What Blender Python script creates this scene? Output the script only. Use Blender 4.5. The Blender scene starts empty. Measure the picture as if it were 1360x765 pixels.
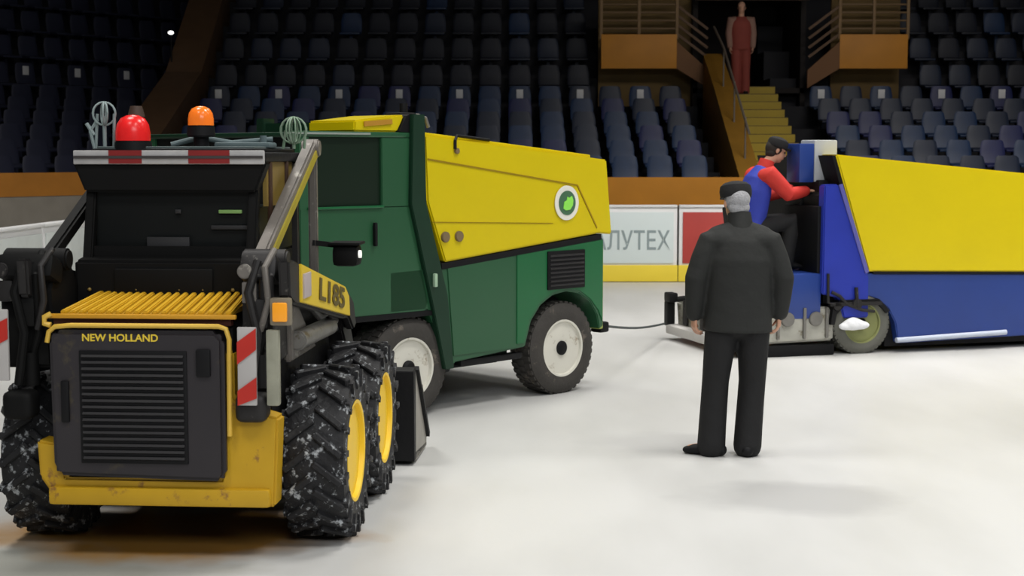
import bpy, bmesh, math, random
from mathutils import Vector, Matrix, Euler, noise
R = math.radians
random.seed(7)
scn = bpy.context.scene
COL = scn.collection
V = Vector

# ------------------------------------------------------------------ materials
MAT = {}
def mat(name, col, rough=.55, metal=0., var=0., vscale=4., bump=0., bscale=30., emit=0., coat=0., col2=None, spec=.4, dirt=None, dscale=3., dthr=.58, alpha=None):
    if name in MAT: return MAT[name]
    m = bpy.data.materials.new(name); m.use_nodes = True
    nt = m.node_tree; N = nt.nodes; L = nt.links
    b = N['Principled BSDF']
    b.inputs['Roughness'].default_value = rough
    b.inputs['Metallic'].default_value = metal
    b.inputs['Specular IOR Level'].default_value = spec
    b.inputs['Coat Weight'].default_value = coat
    tc = N.new('ShaderNodeTexCoord')
    nz = N.new('ShaderNodeTexNoise'); nz.inputs['Scale'].default_value = vscale; nz.inputs['Detail'].default_value = 5
    L.new(tc.outputs['Object'], nz.inputs['Vector'])
    c1 = (*col, 1)
    if col2 is None: col2 = tuple(max(0, c*(1-var)) for c in col)
    mx = N.new('ShaderNodeMix'); mx.data_type = 'RGBA'
    mx.inputs['A'].default_value = c1; mx.inputs['B'].default_value = (*col2, 1)
    L.new(nz.outputs['Fac'], mx.inputs['Factor'])
    out = mx.outputs['Result']
    if dirt:
        n2 = N.new('ShaderNodeTexNoise'); n2.inputs['Scale'].default_value = dscale; n2.inputs['Detail'].default_value = 8
        n2.inputs['Roughness'].default_value = .7
        L.new(tc.outputs['Object'], n2.inputs['Vector'])
        rp = N.new('ShaderNodeValToRGB'); rp.color_ramp.elements[0].position = dthr; rp.color_ramp.elements[1].position = dthr+.08
        L.new(n2.outputs['Fac'], rp.inputs['Fac'])
        m2 = N.new('ShaderNodeMix'); m2.data_type = 'RGBA'; m2.inputs['B'].default_value = (*dirt, 1)
        L.new(out, m2.inputs['A']); L.new(rp.outputs['Color'], m2.inputs['Factor']); out = m2.outputs['Result']
    L.new(out, b.inputs['Base Color'])
    if bump:
        n3 = N.new('ShaderNodeTexNoise'); n3.inputs['Scale'].default_value = bscale; n3.inputs['Detail'].default_value = 4
        L.new(tc.outputs['Object'], n3.inputs['Vector'])
        bp = N.new('ShaderNodeBump'); bp.inputs['Strength'].default_value = bump; bp.inputs['Distance'].default_value = .02
        L.new(n3.outputs['Fac'], bp.inputs['Height']); L.new(bp.outputs['Normal'], b.inputs['Normal'])
    if emit:
        b.inputs['Emission Color'].default_value = c1; b.inputs['Emission Strength'].default_value = emit
    MAT[name] = m
    return m

yel = mat('yellow_paint', (.70, .55, .0), .38, var=.12, vscale=1.5, coat=.15)
yel_dirty = mat('yellow_paint_dirty', (.58, .34, .012), .5, var=.25, vscale=5, dirt=(.25, .12, .03), dscale=7, dthr=.6)
yel_rim = mat('yellow_rim', (.85, .55, .01), .45, var=.1)
green = mat('green_paint', (.022, .10, .042), .4, var=.2, vscale=1.2, coat=.2)
green_br = mat('green_paint_bright', (.010, .13, .042), .4, var=.15, vscale=1.2, coat=.2)
green_dk = mat('green_paint_dark', (.006, .035, .016), .45, var=.3)
blue = mat('blue_paint', (.020, .055, .27), .4, var=.3, vscale=1.3, coat=.2)
blue_br = mat('blue_paint_bright', (.02, .04, .40), .4, var=.25)
black = mat('black_trim', (.006, .006, .007), .6, spec=.2)
blackish = mat('black_metal', (.010, .010, .011), .55, spec=.2, var=.4, bump=.1)
char = mat('charcoal_panel', (.030, .026, .030), .5, var=.35, vscale=3, dirt=(.055, .045, .03), dscale=4)
char2 = mat('charcoal_grille', (.012, .011, .013), .55, var=.3)
steel = mat('dull_steel', (.26, .25, .23), .5, metal=.4, var=.5, vscale=8, dirt=(.10, .08, .05), dscale=9)
darksteel = mat('dark_cast_metal', (.028, .026, .026), .55, metal=.3, var=.5, vscale=9, dirt=(.18, .17, .15), dscale=14, dthr=.62)
gold = mat('weathered_gold', (.30, .20, .04), .5, var=.6, vscale=3)
rubber = mat('tire_rubber', (.055, .05, .045), .8, var=.4, vscale=9, bump=.2, bscale=40, dirt=(.13, .11, .09), dscale=6)
snowrub = mat('snowy_tire_rubber', (.012, .012, .014), .65, var=.4, dirt=(.42, .44, .46), dscale=18, dthr=.56, bump=.4, bscale=30)
rimw = mat('white_rim', (.72, .70, .62), .5, var=.2, dirt=(.35, .30, .22), dscale=8)
white = mat('white_enamel', (.78, .78, .78), .5, var=.08)
redm = mat('red_reflective', (.55, .03, .02), .4, var=.3)
orange = mat('orange_lens', (.95, .20, .02), .2, emit=.25, var=.3, vscale=15)
red_lens = mat('red_lens', (.80, .02, .02), .25, emit=.22, var=.4, vscale=15)
amber = mat('amber_lens', (.85, .33, .02), .3, emit=.15)
lampw = mat('lamp_face', (.9, .9, .85), .2, emit=.6)
snow = mat('packed_snow', (.82, .83, .86), .7, bump=.6, bscale=18)
glassdk = mat('dark_glass', (.006, .007, .007), .45, spec=.2)
kick = mat('yellow_kick', (.80, .62, .05), .5, var=.08)
woodo = mat('orange_wood', (.62, .25, .015), .55, var=.35, vscale=2)
woodb = mat('brown_wood', (.055, .022, .008), .6, var=.5, vscale=1.5)
woody = mat('ochre_step', (.42, .30, .02), .6, var=.3, vscale=2)
conc = mat('stand_concrete', (.014, .014, .018), .8, var=.3)
concg = mat('grey_concrete', (.10, .095, .085), .8, var=.4, bump=.2)
plate = mat('number_plate', (.62, .62, .62), .5)
dark = mat('dark_void', (.006, .006, .007), .8)
beige = mat('far_tan', (.16, .10, .04), .6, var=.2)
skin = mat('skin', (.55, .30, .20), .55, var=.1)
hair_g = mat('grey_hair', (.42, .42, .44), .8, var=.4, vscale=40, bump=.5, bscale=90)
coatm = mat('charcoal_coat', (.016, .017, .016), .8, var=.25, vscale=5, bump=.6, bscale=7)
trou = mat('black_trousers', (.008, .008, .009), .8, var=.4, vscale=6, bump=.7, bscale=9)
blkfab = mat('black_fabric', (.009, .009, .010), .85, bump=.3, bscale=15)
redfab = mat('red_fabric', (.62, .035, .025), .75, var=.3, vscale=8, bump=.4, bscale=10)
bluefab = mat('blue_fabric', (.03, .05, .40), .75, var=.3, vscale=8, bump=.4, bscale=10)
redfab_dim = mat('dim_red_fabric', (.26, .05, .035), .8, var=.3)
palefab = mat('pale_fabric', (.28, .16, .12), .8, var=.2)
palewire = mat('pale_wire', (.30, .38, .38), .5, var=.3)
greenwire = mat('green_wire', (.05, .16, .06), .5, var=.4, vscale=20, col2=(.3, .35, .3))
greybox = mat('grey_box', (.50, .52, .54), .5, var=.2)
logo_g = mat('emblem_green', (.28, .80, .10), .5)
logo_d = mat('emblem_dark', (.06, .15, .08), .5)
txt_y = mat('yellow_letters', (.75, .55, .05), .5)
txt_d = mat('dark_letters', (.10, .07, .01), .5)
txt_g = mat('grey_letters', (.26, .32, .33), .6)
admat = mat('white_advert', (.66, .74, .74), .5, var=.06)
redad = mat('red_advert', (.50, .06, .05), .5, var=.3, vscale=2)

# ------------------------------------------------------------------ mesh building
class MB:
    def __init__(s): s.bm = bmesh.new()
    def _merge(s, b, M=None):
        me = bpy.data.meshes.new('tmp'); 
        if M is not None: bmesh.ops.transform(b, matrix=M, verts=b.verts)
        b.to_mesh(me); b.free(); s.bm.from_mesh(me); bpy.data.meshes.remove(me)
    def box(s, c, d, rot=None, bev=0., seg=2):
        b = bmesh.new(); bmesh.ops.create_cube(b, size=1)
        bmesh.ops.scale(b, vec=V(d), verts=b.verts)
        if bev > 0: bmesh.ops.bevel(b, geom=b.edges[:], offset=min(bev, min(d)*.45), segments=seg, affect='EDGES', profile=.6)
        M = Matrix.Translation(V(c)) @ (Euler(rot).to_matrix().to_4x4() if rot else Matrix.Identity(4))
        s._merge(b, M); return s
    def bar(s, p0, p1, w, h, bev=0.):
        p0, p1 = V(p0), V(p1); d = p1-p0
        b = bmesh.new(); bmesh.ops.create_cube(b, size=1)
        bmesh.ops.scale(b, vec=V((w, h, d.length)), verts=b.verts)
        if bev: bmesh.ops.bevel(b, geom=b.edges[:], offset=bev, segments=2, affect='EDGES')
        q = d.to_track_quat('Z', 'Y').to_matrix().to_4x4()
        s._merge(b, Matrix.Translation((p0+p1)/2) @ q); return s
    def cyl(s, p0, p1, r, r2=None, seg=24, bev=0.):
        p0, p1 = V(p0), V(p1); d = p1-p0
        b = bmesh.new(); bmesh.ops.create_cone(b, cap_ends=True, segments=seg, radius1=r, radius2=r if r2 is None else r2, depth=d.length)
        if bev: bmesh.ops.bevel(b, geom=[e for e in b.edges if abs(e.verts[0].co.z-e.verts[1].co.z) < 1e-6], offset=bev, segments=2, affect='EDGES')
        q = d.to_track_quat('Z', 'Y').to_matrix().to_4x4()
        s._merge(b, Matrix.Translation((p0+p1)/2) @ q); return s
    def prism(s, poly, y0, y1, plane='xz', bev=0.):
        """poly of 2D points extruded along the remaining axis"""
        b = bmesh.new()
        f = {'xz': lambda a, c, t: (a, t, c), 'yz': lambda a, c, t: (t, a, c), 'xy': lambda a, c, t: (a, c, t)}[plane]
        A = [b.verts.new(f(a, c, y0)) for a, c in poly]; B = [b.verts.new(f(a, c, y1)) for a, c in poly]
        n = len(poly); b.faces.new(A); b.faces.new(B[::-1])
        for i in range(n): b.faces.new((A[i], B[i], B[(i+1) % n], A[(i+1) % n]))
        bmesh.ops.recalc_face_normals(b, faces=b.faces)
        if bev: bmesh.ops.bevel(b, geom=b.edges[:], offset=bev, segments=2, affect='EDGES')
        s._merge(b); return s
    def lathe(s, prof, c=(0, 0, 0), axis='y', seg=48):
        """prof: (r, t) pairs, t along axis"""
        b = bmesh.new(); rings = []
        for r, t in prof:
            ring = []
            for i in range(seg):
                a = 2*math.pi*i/seg; u, w = r*math.cos(a), r*math.sin(a)
                p = {'y': (u, t, w), 'z': (u, w, t), 'x': (t, u, w)}[axis]
                ring.append(b.verts.new(V(p)+V(c)))
            rings.append(ring)
        for k in range(len(rings)-1):
            for i in range(seg):
                j = (i+1) % seg
                b.faces.new((rings[k][i], rings[k][j], rings[k+1][j], rings[k+1][i]))
        bmesh.ops.remove_doubles(b, verts=b.verts, dist=1e-5)
        bmesh.ops.holes_fill(b, edges=b.edges)
        bmesh.ops.recalc_face_normals(b, faces=b.faces)
        s._merge(b); return s
    def tube(s, pts, r, seg=10):
        pts = [V(p) for p in pts]
        rr = r if isinstance(r, (list, tuple)) else [r]*len(pts)
        return s.limb(pts, [(a, a) for a in rr], seg=seg, cap=False)
    def limb(s, pts, radii, side=V((1, 0, 0)), seg=20, cap=True):
        """tapered elliptical tube: radii = (along side, across)"""
        pts = [V(p) for p in pts]; radii = [r if isinstance(r, tuple) else (r, r) for r in radii]
        n = len(pts); tang = []
        for i in range(n):
            a = pts[max(0, i-1)]; c = pts[min(n-1, i+1)]; tang.append((c-a).normalized())
        P, Q, T = list(pts), list(radii), list(tang)
        if cap:
            pre, post = [], []
            for k in (.95, .75, .4):
                sc = math.sqrt(1-k*k); m0 = min(radii[0]); m1 = min(radii[-1])
                pre.append((pts[0]-tang[0]*m0*k, (radii[0][0]*sc, radii[0][1]*sc), tang[0]))
                post.insert(0, (pts[-1]+tang[-1]*m1*k, (radii[-1][0]*sc, radii[-1][1]*sc), tang[-1]))
            allr = pre+list(zip(P, Q, T))+post
            P, Q, T = [a[0] for a in allr], [a[1] for a in allr], [a[2] for a in allr]
        b = bmesh.new(); rings = []; sd = V(side)
        for p, q, t in zip(P, Q, T):
            u = sd-t*sd.dot(t)
            if u.length < .05:
                u = V((0, 0, 1))-t*t.z
                if u.length < .05: u = V((0, 1, 0))-t*t.y
            u.normalize(); sd = u.copy(); w = t.cross(u)
            rings.append([b.verts.new(p+u*q[0]*math.cos(2*math.pi*i/seg)+w*q[1]*math.sin(2*math.pi*i/seg)) for i in range(seg)])
        for k in range(len(rings)-1):
            for i in range(seg):
                j = (i+1) % seg
                b.faces.new((rings[k][i], rings[k][j], rings[k+1][j], rings[k+1][i]))
        b.faces.new(rings[0]); b.faces.new(rings[-1][::-1])
        bmesh.ops.recalc_face_normals(b, faces=b.faces)
        s._merge(b); return s
    def ball(s, c, r, sc=(1, 1, 1), seg=24, rot=None):
        b = bmesh.new(); bmesh.ops.create_uvsphere(b, u_segments=seg, v_segments=seg//2, radius=r)
        M = Matrix.Translation(V(c)) @ (Euler(rot).to_matrix().to_4x4() if rot else Matrix.Identity(4)) @ Matrix.Diagonal((*sc, 1))
        s._merge(b, M); return s
    def quad(s, pts):
        b = bmesh.new(); b.faces.new([b.verts.new(V(p)) for p in pts]); s._merge(b); return s
    def build(s, name, m, parent=None, smooth=True, ang=35, loc=None):
        me = bpy.data.meshes.new(name); s.bm.to_mesh(me); s.bm.free()
        o = bpy.data.objects.new(name, me); COL.objects.link(o)
        me.materials.append(m)
        if smooth:
            me.polygons.foreach_set('use_smooth', [True]*len(me.polygons))
            me.set_sharp_from_angle(angle=R(ang))
        if parent: o.parent = parent
        if loc: o.location = loc
        return o

def remesh(o, vox, smooth=4):
    md = o.modifiers.new('r', 'REMESH'); md.mode = 'VOXEL'; md.voxel_size = vox
    sm = o.modifiers.new('s', 'SMOOTH'); sm.iterations = smooth; sm.factor = .5
    dg = bpy.context.evaluated_depsgraph_get(); dg.update()
    me = bpy.data.meshes.new_from_object(o.evaluated_get(dg))
    me.name = o.name; o.modifiers.clear(); old = o.data
    mats = [m for m in old.materials]
    o.data = me
    if not len(me.materials):
        for m in mats: me.materials.append(m)
    me.polygons.foreach_set('use_smooth', [True]*len(me.polygons))
    return o

def tag(o, label=None, cat=None, group=None, kind=None):
    if label: o['label'] = label
    if cat: o['category'] = cat
    if group: o['group'] = group
    if kind: o['kind'] = kind
    return o
def empty(name, loc, rz=0, **k):
    o = bpy.data.objects.new(name, None); COL.objects.link(o); o.empty_display_size = .2
    o.location = loc; o.rotation_euler = (0, 0, rz); return tag(o, **k)
def struct(mb, name, m, **k): return tag(mb.build(name, m, **k), kind='structure')
def text(name, body, size, m, M, parent, extr=.003, sx=1., bold=0.):
    c = bpy.data.curves.new(name, 'FONT'); c.body = body; c.size = size; c.extrude = extr; c.align_x = 'CENTER'; c.align_y = 'CENTER'
    c.offset = bold
    t = bpy.data.objects.new(name, c); COL.objects.link(t)
    dg = bpy.context.evaluated_depsgraph_get(); dg.update()
    me = bpy.data.meshes.new_from_object(t.evaluated_get(dg)); me.name = name
    bpy.data.objects.remove(t)
    me.transform(M @ Matrix.Diagonal((sx, 1, 1, 1)))
    o = bpy.data.objects.new(name, me); COL.objects.link(o)
    me.materials.clear(); me.materials.append(m)
    o.parent = parent
    return o
def frame(origin, xdir, ydir):
    x = V(xdir).normalized(); y = V(ydir); y = (y-x*y.dot(x)).normalized(); z = x.cross(y)
    M = Matrix((x, y, z)).transposed().to_4x4(); M.translation = V(origin); return M
def copy_tree(o, parent=None):
    c = o.copy(); COL.objects.link(c)
    if parent: c.parent = parent
    for ch in list(o.children): copy_tree(ch, c)
    return c

# ------------------------------------------------------------------ camera
cam = bpy.data.cameras.new('camera'); co = bpy.data.objects.new('camera', cam); COL.objects.link(co)
co.location = (0, 0, 1.95); co.rotation_euler = (math.pi/2-math.atan(177.5/2000), 0, 0)
cam.sensor_width = 36; cam.lens = 2000/1360*36; cam.clip_end = 200
cam.dof.use_dof = True; cam.dof.focus_distance = 9.6; cam.dof.aperture_fstop = 4.0
scn.camera = co

# ------------------------------------------------------------------ ice
def ice_mat():
    m = bpy.data.materials.new('ice_surface'); m.use_nodes = True; nt = m.node_tree; N = nt.nodes; L = nt.links
    b = N['Principled BSDF']; b.inputs['Roughness'].default_value = .42; b.inputs['Specular IOR Level'].default_value = .35
    tc = N.new('ShaderNodeTexCoord')
    mp = N.new('ShaderNodeMapping'); mp.inputs['Scale'].default_value = (1, .35, 1); mp.inputs['Rotation'].default_value = (0, 0, R(-50)); L.new(tc.outputs['Object'], mp.inputs['Vector'])
    n1 = N.new('ShaderNodeTexNoise'); n1.inputs['Scale'].default_value = .9; n1.inputs['Detail'].default_value = 6; L.new(mp.outputs['Vector'], n1.inputs['Vector'])
    r1 = N.new('ShaderNodeValToRGB'); e = r1.color_ramp.elements
    e[0].position = .3; e[0].color = (.46, .46, .447, 1); e[1].position = .6; e[1].color = (.55, .55, .54, 1)
    L.new(n1.outputs['Fac'], r1.inputs['Fac'])
    out = r1.outputs['Color']
    # fixed blobs: wet patches, and loader's shadow painted brown and olive into the ice
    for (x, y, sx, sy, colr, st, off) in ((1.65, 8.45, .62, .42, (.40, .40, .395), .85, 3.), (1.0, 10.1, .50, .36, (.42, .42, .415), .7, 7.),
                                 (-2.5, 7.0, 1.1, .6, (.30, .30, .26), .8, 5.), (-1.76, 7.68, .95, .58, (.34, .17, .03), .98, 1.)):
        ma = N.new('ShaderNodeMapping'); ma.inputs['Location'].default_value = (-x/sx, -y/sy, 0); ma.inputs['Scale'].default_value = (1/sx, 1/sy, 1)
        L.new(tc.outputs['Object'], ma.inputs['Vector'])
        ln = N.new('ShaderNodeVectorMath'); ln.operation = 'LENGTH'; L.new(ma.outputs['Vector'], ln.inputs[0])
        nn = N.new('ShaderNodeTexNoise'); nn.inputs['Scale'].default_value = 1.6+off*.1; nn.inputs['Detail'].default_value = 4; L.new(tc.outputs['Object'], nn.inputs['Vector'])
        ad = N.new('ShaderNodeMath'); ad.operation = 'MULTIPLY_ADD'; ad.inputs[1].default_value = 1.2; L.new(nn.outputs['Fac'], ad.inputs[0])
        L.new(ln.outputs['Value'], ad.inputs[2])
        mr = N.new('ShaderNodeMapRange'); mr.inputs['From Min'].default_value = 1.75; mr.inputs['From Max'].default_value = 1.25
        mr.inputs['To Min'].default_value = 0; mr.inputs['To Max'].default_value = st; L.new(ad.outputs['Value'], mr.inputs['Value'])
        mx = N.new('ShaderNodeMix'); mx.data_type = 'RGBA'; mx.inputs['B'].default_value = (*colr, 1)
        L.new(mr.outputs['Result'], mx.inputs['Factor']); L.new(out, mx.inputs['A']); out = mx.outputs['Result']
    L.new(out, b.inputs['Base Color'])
    n3 = N.new('ShaderNodeTexNoise'); n3.inputs['Scale'].default_value = 9; n3.inputs['Detail'].default_value = 6; L.new(mp.outputs['Vector'], n3.inputs['Vector'])
    bp = N.new('ShaderNodeBump'); bp.inputs['Strength'].default_value = .12; bp.inputs['Distance'].default_value = .02
    L.new(n3.outputs['Fac'], bp.inputs['Height']); L.new(bp.outputs['Normal'], b.inputs['Normal'])
    return m
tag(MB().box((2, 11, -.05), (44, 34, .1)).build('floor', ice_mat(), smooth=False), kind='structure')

# ------------------------------------------------------------------ wheels
def wheel(name, parent, c, rad, w, rimr, rim_mat, tyre_mat, lugs=0, outer=-1, hub=True, lugw=.035):
    """tire mesh with rim, hub cap and bolts as sub-parts. outer=-1: the outer face looks to -y"""
    mb = MB(); h = w/2; sh = rad*.90 if not lugs else rad*.93
    tr = rad if not lugs else rad-.028
    prof = [(rimr, -h*.80), (rimr*1.03, -h*.93), ((rimr+sh)/2, -h*1.0), (sh*.97, -h*.96), (tr*.985, -h*.80), (tr, -h*.5), (tr*1.004, 0), (tr, h*.5),
            (tr*.985, h*.80), (sh*.97, h*.96), ((rimr+sh)/2, h), (rimr*1.03, h*.93), (rimr, h*.80)]
    mb.lathe(prof+[prof[0]], seg=64)
    if lugs:
        for i in range(lugs):
            for sd in (-1, 1):
                a = 2*math.pi*(i+(.5 if sd > 0 else 0))/lugs
                b = bmesh.new(); bmesh.ops.create_cube(b, size=1)
                bmesh.ops.scale(b, vec=V((lugw, h*1.12, .045)), verts=b.verts)
                bmesh.ops.bevel(b, geom=b.edges[:], offset=.006, segments=1, affect='EDGES')
                M = Matrix.Rotation(-a, 4, 'Y') @ Matrix.Translation((0, sd*h*.47, tr+.003)) @ Matrix.Rotation(sd*R(38), 4, 'Z')
                mb._merge(b, M)
                b = bmesh.new(); bmesh.ops.create_cube(b, size=1)
                bmesh.ops.scale(b, vec=V((lugw*.9, .03, .09)), verts=b.verts)
                M = Matrix.Rotation(-a-sd*0-.10, 4, 'Y') @ Matrix.Translation((0, sd*h*.97, tr-.04))
                mb._merge(b, M)
    else:
        for i in range(40):
            a = 2*math.pi*i/40
            for t in (-.55, 0, .55):
                b = bmesh.new(); bmesh.ops.create_cube(b, size=1)
                bmesh.ops.scale(b, vec=V((.035, h*.42, .012)), verts=b.verts)
                M = Matrix.Rotation(-a-(.08 if t == 0 else 0), 4, 'Y') @ Matrix.Translation((0, t*h, tr+.002))
                mb._merge(b, M)
    t = mb.build('tire', tyre_mat, parent, loc=c)
    o = outer
    rm = MB().lathe([(rimr*1.05, o*h*.78), (rimr*1.04, o*h*.95), (rimr*.97, o*h*.93), (rimr*.93, o*h*.70), (rimr*.90, o*h*.45), (rimr*.70, o*h*.40),
                     (rimr*.62, o*h*.52), (rimr*.30, o*h*.55), (rimr*.28, o*h*.62), (0.001, o*h*.62)], seg=48)
    rm.cyl((0, o*h*.4, 0), (0, -o*h*.8, 0), rimr*.98, seg=48)
    rm.build('rim', rim_mat, t)
    if hub:
        MB().lathe([(rimr*.27, o*h*.60), (rimr*.26, o*h*.86), (rimr*.18, o*h*.95), (.001, o*h*.95)], seg=24).build('hub_cap', black, t)
        hb = MB()
        for i in range(8):
            a = 2*math.pi*(i+.5)/8
            hb.cyl((rimr*.48*math.cos(a), o*h*.52, rimr*.48*math.sin(a)), (rimr*.48*math.cos(a), o*h*.58, rimr*.48*math.sin(a)), rimr*.085, seg=12)
        hb.build('rim_holes', black, t)
    return t

# ------------------------------------------------------------------ green ice resurfacer
GA = R(45); gd = V((math.cos(GA), math.sin(GA), 0)); gn = V((-gd.y, gd.x, 0)); W = .95
g0 = V((.4309, 12.1877, 0))-gd*1.66+gn*W
G = empty('ice_resurfacer', g0, GA, label='green ice resurfacer with yellow snow tank and closed cab, behind the loader', cat='ice resurfacer')
S = -W   # the side that faces the lens
# lower body
body = [(.26, 1.11), (2.09, 1.262), (2.13, 1.25), (2.13, .52), (2.08, .50), (2.05, .62), (1.96, .74), (1.83, .815), (1.68, .84), (1.52, .82), (1.38, .75), (1.27, .63),
        (1.20, .43), (.44, .38), (.405, .33), (.37, .33), (.34, .44), (.22, .70), (.16, .80), (-.20, .80), (-.20, 1.1)]
MB().prism(body, S, W, bev=.008).build('body', green, G, ang=30)
# front body panel (brighter) and door seams, as thin raised plates
MB().prism([(1.10, .46), (1.10, 1.165), (2.09, 1.245), (2.115, 1.235), (2.115, .56), (2.06, .66), (1.96, .76), (1.83, .84), (1.68, .865), (1.50, .84), (1.36, .77), (1.24, .64), (1.18, .46)], S-.008, S+.02, bev=.003).build('front_side_panel', green_br, G)
MB().prism([(.42, .43), (.36, 1.10), (1.06, 1.16), (1.06, .43)], S-.008, S+.02, bev=.003).build('door_panel', green, G)
gr = MB()
gr.box((1.66, S-.012, 1.02), (.44, .02, .31), bev=.006)
go = gr.build('air_grille', black, G)
sl = MB()
for i in range(8): sl.box((1.66, S-.024, .90+i*.034), (.40, .012, .014), rot=(R(25), 0, 0))
sl.build('grille_slats', char2, go)
# black trim under tank
MB().bar((.30, S+.3, 1.115), (2.09, S+.3, 1.270), .62, .045).build('tank_gasket', black, G)
# tank
tank = [(.135, 2.09), (2.155, 1.906), (2.225, 1.285), (2.07, 1.30), (.335, 1.145), (.16, 1.60)]
MB().prism(tank, S-.01, W+.01, bev=.012).build('snow_tank', yel, G)
st = bpy.data.objects[-1] if False else [o for o in COL.objects if o.name.startswith('snow_tank')][0]
sm = MB()
for a, b_ in (((.16, 1.915), (1.79, 1.70)), ((1.79, 1.70), (2.03, 1.345)), ((.20, 1.45), (1.5, 1.40))):
    w = .012 if a[0] != .20 else .005
    sm.bar((a[0], S-.012, a[1]), (b_[0], S-.012, b_[1]), .008, w)
sm.build('seam', mat('seam_brown', (.30, .19, .0), .6), st)
MB().box((1.1, 0, 2.02), (1.95, 1.7, .03), rot=(0, R(5.2), 0), bev=.01).build('tank_lid', yel, st)
hb = MB()
for x, z in ((.45, 1.975), (.47, 1.335), (.33, 1.335)):
    MB().cyl((x, S-.03, z), (x, S, z), .022 if z > 1.5 else .040, seg=20, bev=.004).build('tank_plug', mat('plug_brown', (.20, .14, .07), .6), st)
hk = MB().tube([(.43, S-.02, 1.99), (.43, S-.02, 2.05), (.52, S+.06, 2.09), (.9, S+.1, 2.06)], .012); hk.build('tank_latch', black, st)
# emblem
em = MB().lathe([(.001, -.006), (.14, -.006), (.14, .0), (.001, .0)], seg=40).build('emblem', mat('emblem_white', (.80, .78, .70), .5), st, loc=(1.655, S-.018, 1.56))
MB().lathe([(.001, -.006), (.098, -.006), (.098, .0), (.001, .0)], seg=40).build('emblem_ring', logo_d, em, loc=(0, 0, 0)).location = (0, -.005, 0)
lf = MB()
lf.prism([(-.05, -.045), (-.02, -.06), (.03, -.055), (.06, -.02), (.065, .02), (.05, .055), (.02, .04), (-.005, .05), (-.01, .02), (-.04, .01)], -.016, -.010)
lf.build('emblem_leaf', logo_g, em).location = (0, 0, 0)
# tower between cab and tank
tower = [(.0, 2.24), (.118, 2.24), (.13, 1.59), (.34, .90), (.40, .34), (.31, .34), (.18, .86), (-.02, 1.59)]
MB().prism(tower, S-.035, S+.06, bev=.006).build('tower_rail', green_dk, G)
MB().prism([(x, z) for x, z in tower], W-.09, W, bev=.006).build('tower_rail', green_dk, G)
MB().prism([(.03, 2.2), (.10, 2.2), (.11, 1.59), (.26, 1.1), (.16, 1.0), (.0, 1.55)], S+.06, W-.06).build('tower_wall', green_dk, G)
hn = MB(); hn.box((.20, S-.045, 1.02), (.03, .03, .10), bev=.008); hn.build('latch', mat('pale_latch', (.35, .5, .35), .5), G)
# cab
cb = MB()
cb.prism([(-1.0, .80), (-1.0, 1.575), (-.0, 1.575), (.17, .86), (.14, .79)], S, S+.05, bev=.006)
cb.prism([(-.27, 1.57), (-.27, 2.07), (.01, 2.07), (.0, 1.57)], S, S+.05, bev=.006)
cb.prism([(-1.0, 1.57), (-1.0, 2.07), (-.92, 2.07), (-.92, 1.57)], S, S+.05)
cb.box((-.49, S+.04, 2.09), (1.06, .08, .04), bev=.012)
cb.box((-.49, W-.03, 1.2), (1.02, .05, .8), bev=.006)
for y in (W-.05,): cb.box((-.97, y, 1.8), (.06, .06, .56)); cb.box((-.1, y, 1.8), (.06, .06, .56))
cb.box((-.48, 0, .82), (1.0, 1.88, .04))
cb.build('cab', green, G)
MB().box((-.49, .04, 2.085), (1.05, 1.82, .036), bev=.012).build('cab_roof', green_dk, G)
MB().box((-.98, .02, 1.2), (.05, 1.84, .8), bev=.006).build('rear_wall', mat('near_black_green', (.006, .010, .008), .6), G)
MB().box((-.60, S+.03, 1.825), (.66, .015, .49)).build('side_window', mat('dark_green_glass', (.008, .018, .010), .35, spec=.3), G)
MB().box((-.975, 0, 1.825), (.015, 1.78, .49)).build('rear_window', glassdk, G)
MB().box((-.60, S-.006, 1.577), (.68, .02, .018), bev=.004).build('window_sill', green_br, G)
MB().box((-.35, S-.02, 1.38), (.025, .03, .17), bev=.008).build('door_handle', black, G)
MB().box((-.74, S-.003, 2.095), (.72, .02, .014)).build('roof_edge_strip', mat('grey_strip', (.28, .32, .28), .5), G)
hh = MB().prism([(-.50, 2.11), (-.50, 2.19), (-.10, 2.235), (-.03, 2.235), (-.10, 2.11)], S+.02, S+.55, bev=.012)
hh.build('roof_hood', yel, G)
MB().prism([(-.10, 2.115), (-.03, 2.23), (.0, 2.24), (.0, 2.11)], S+.0, S+.56).build('hood_end_cap', black, G)
MB().bar((-.42, S+.01, 2.165), (-.16, S+.01, 2.185), .006, .035).build('hood_lettering', mat('dull_orange_print', (.45, .22, .02), .6), G)
gl = MB(); gl.tube([(.12, S+.1, 2.18), (.16, S+.1, 2.24), (.24, S+.1, 2.22), (.27, S+.1, 2.15)], .014); gl.build('grab_rail', steel, G)
gl = MB(); gl.box((.17, S+.3, 2.20), (.16, .2, .12), bev=.02); gl.cyl((.2, S+.3, 2.25), (.2, S+.3, 2.33), .03); gl.build('tower_lamp', blackish, G)
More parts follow.
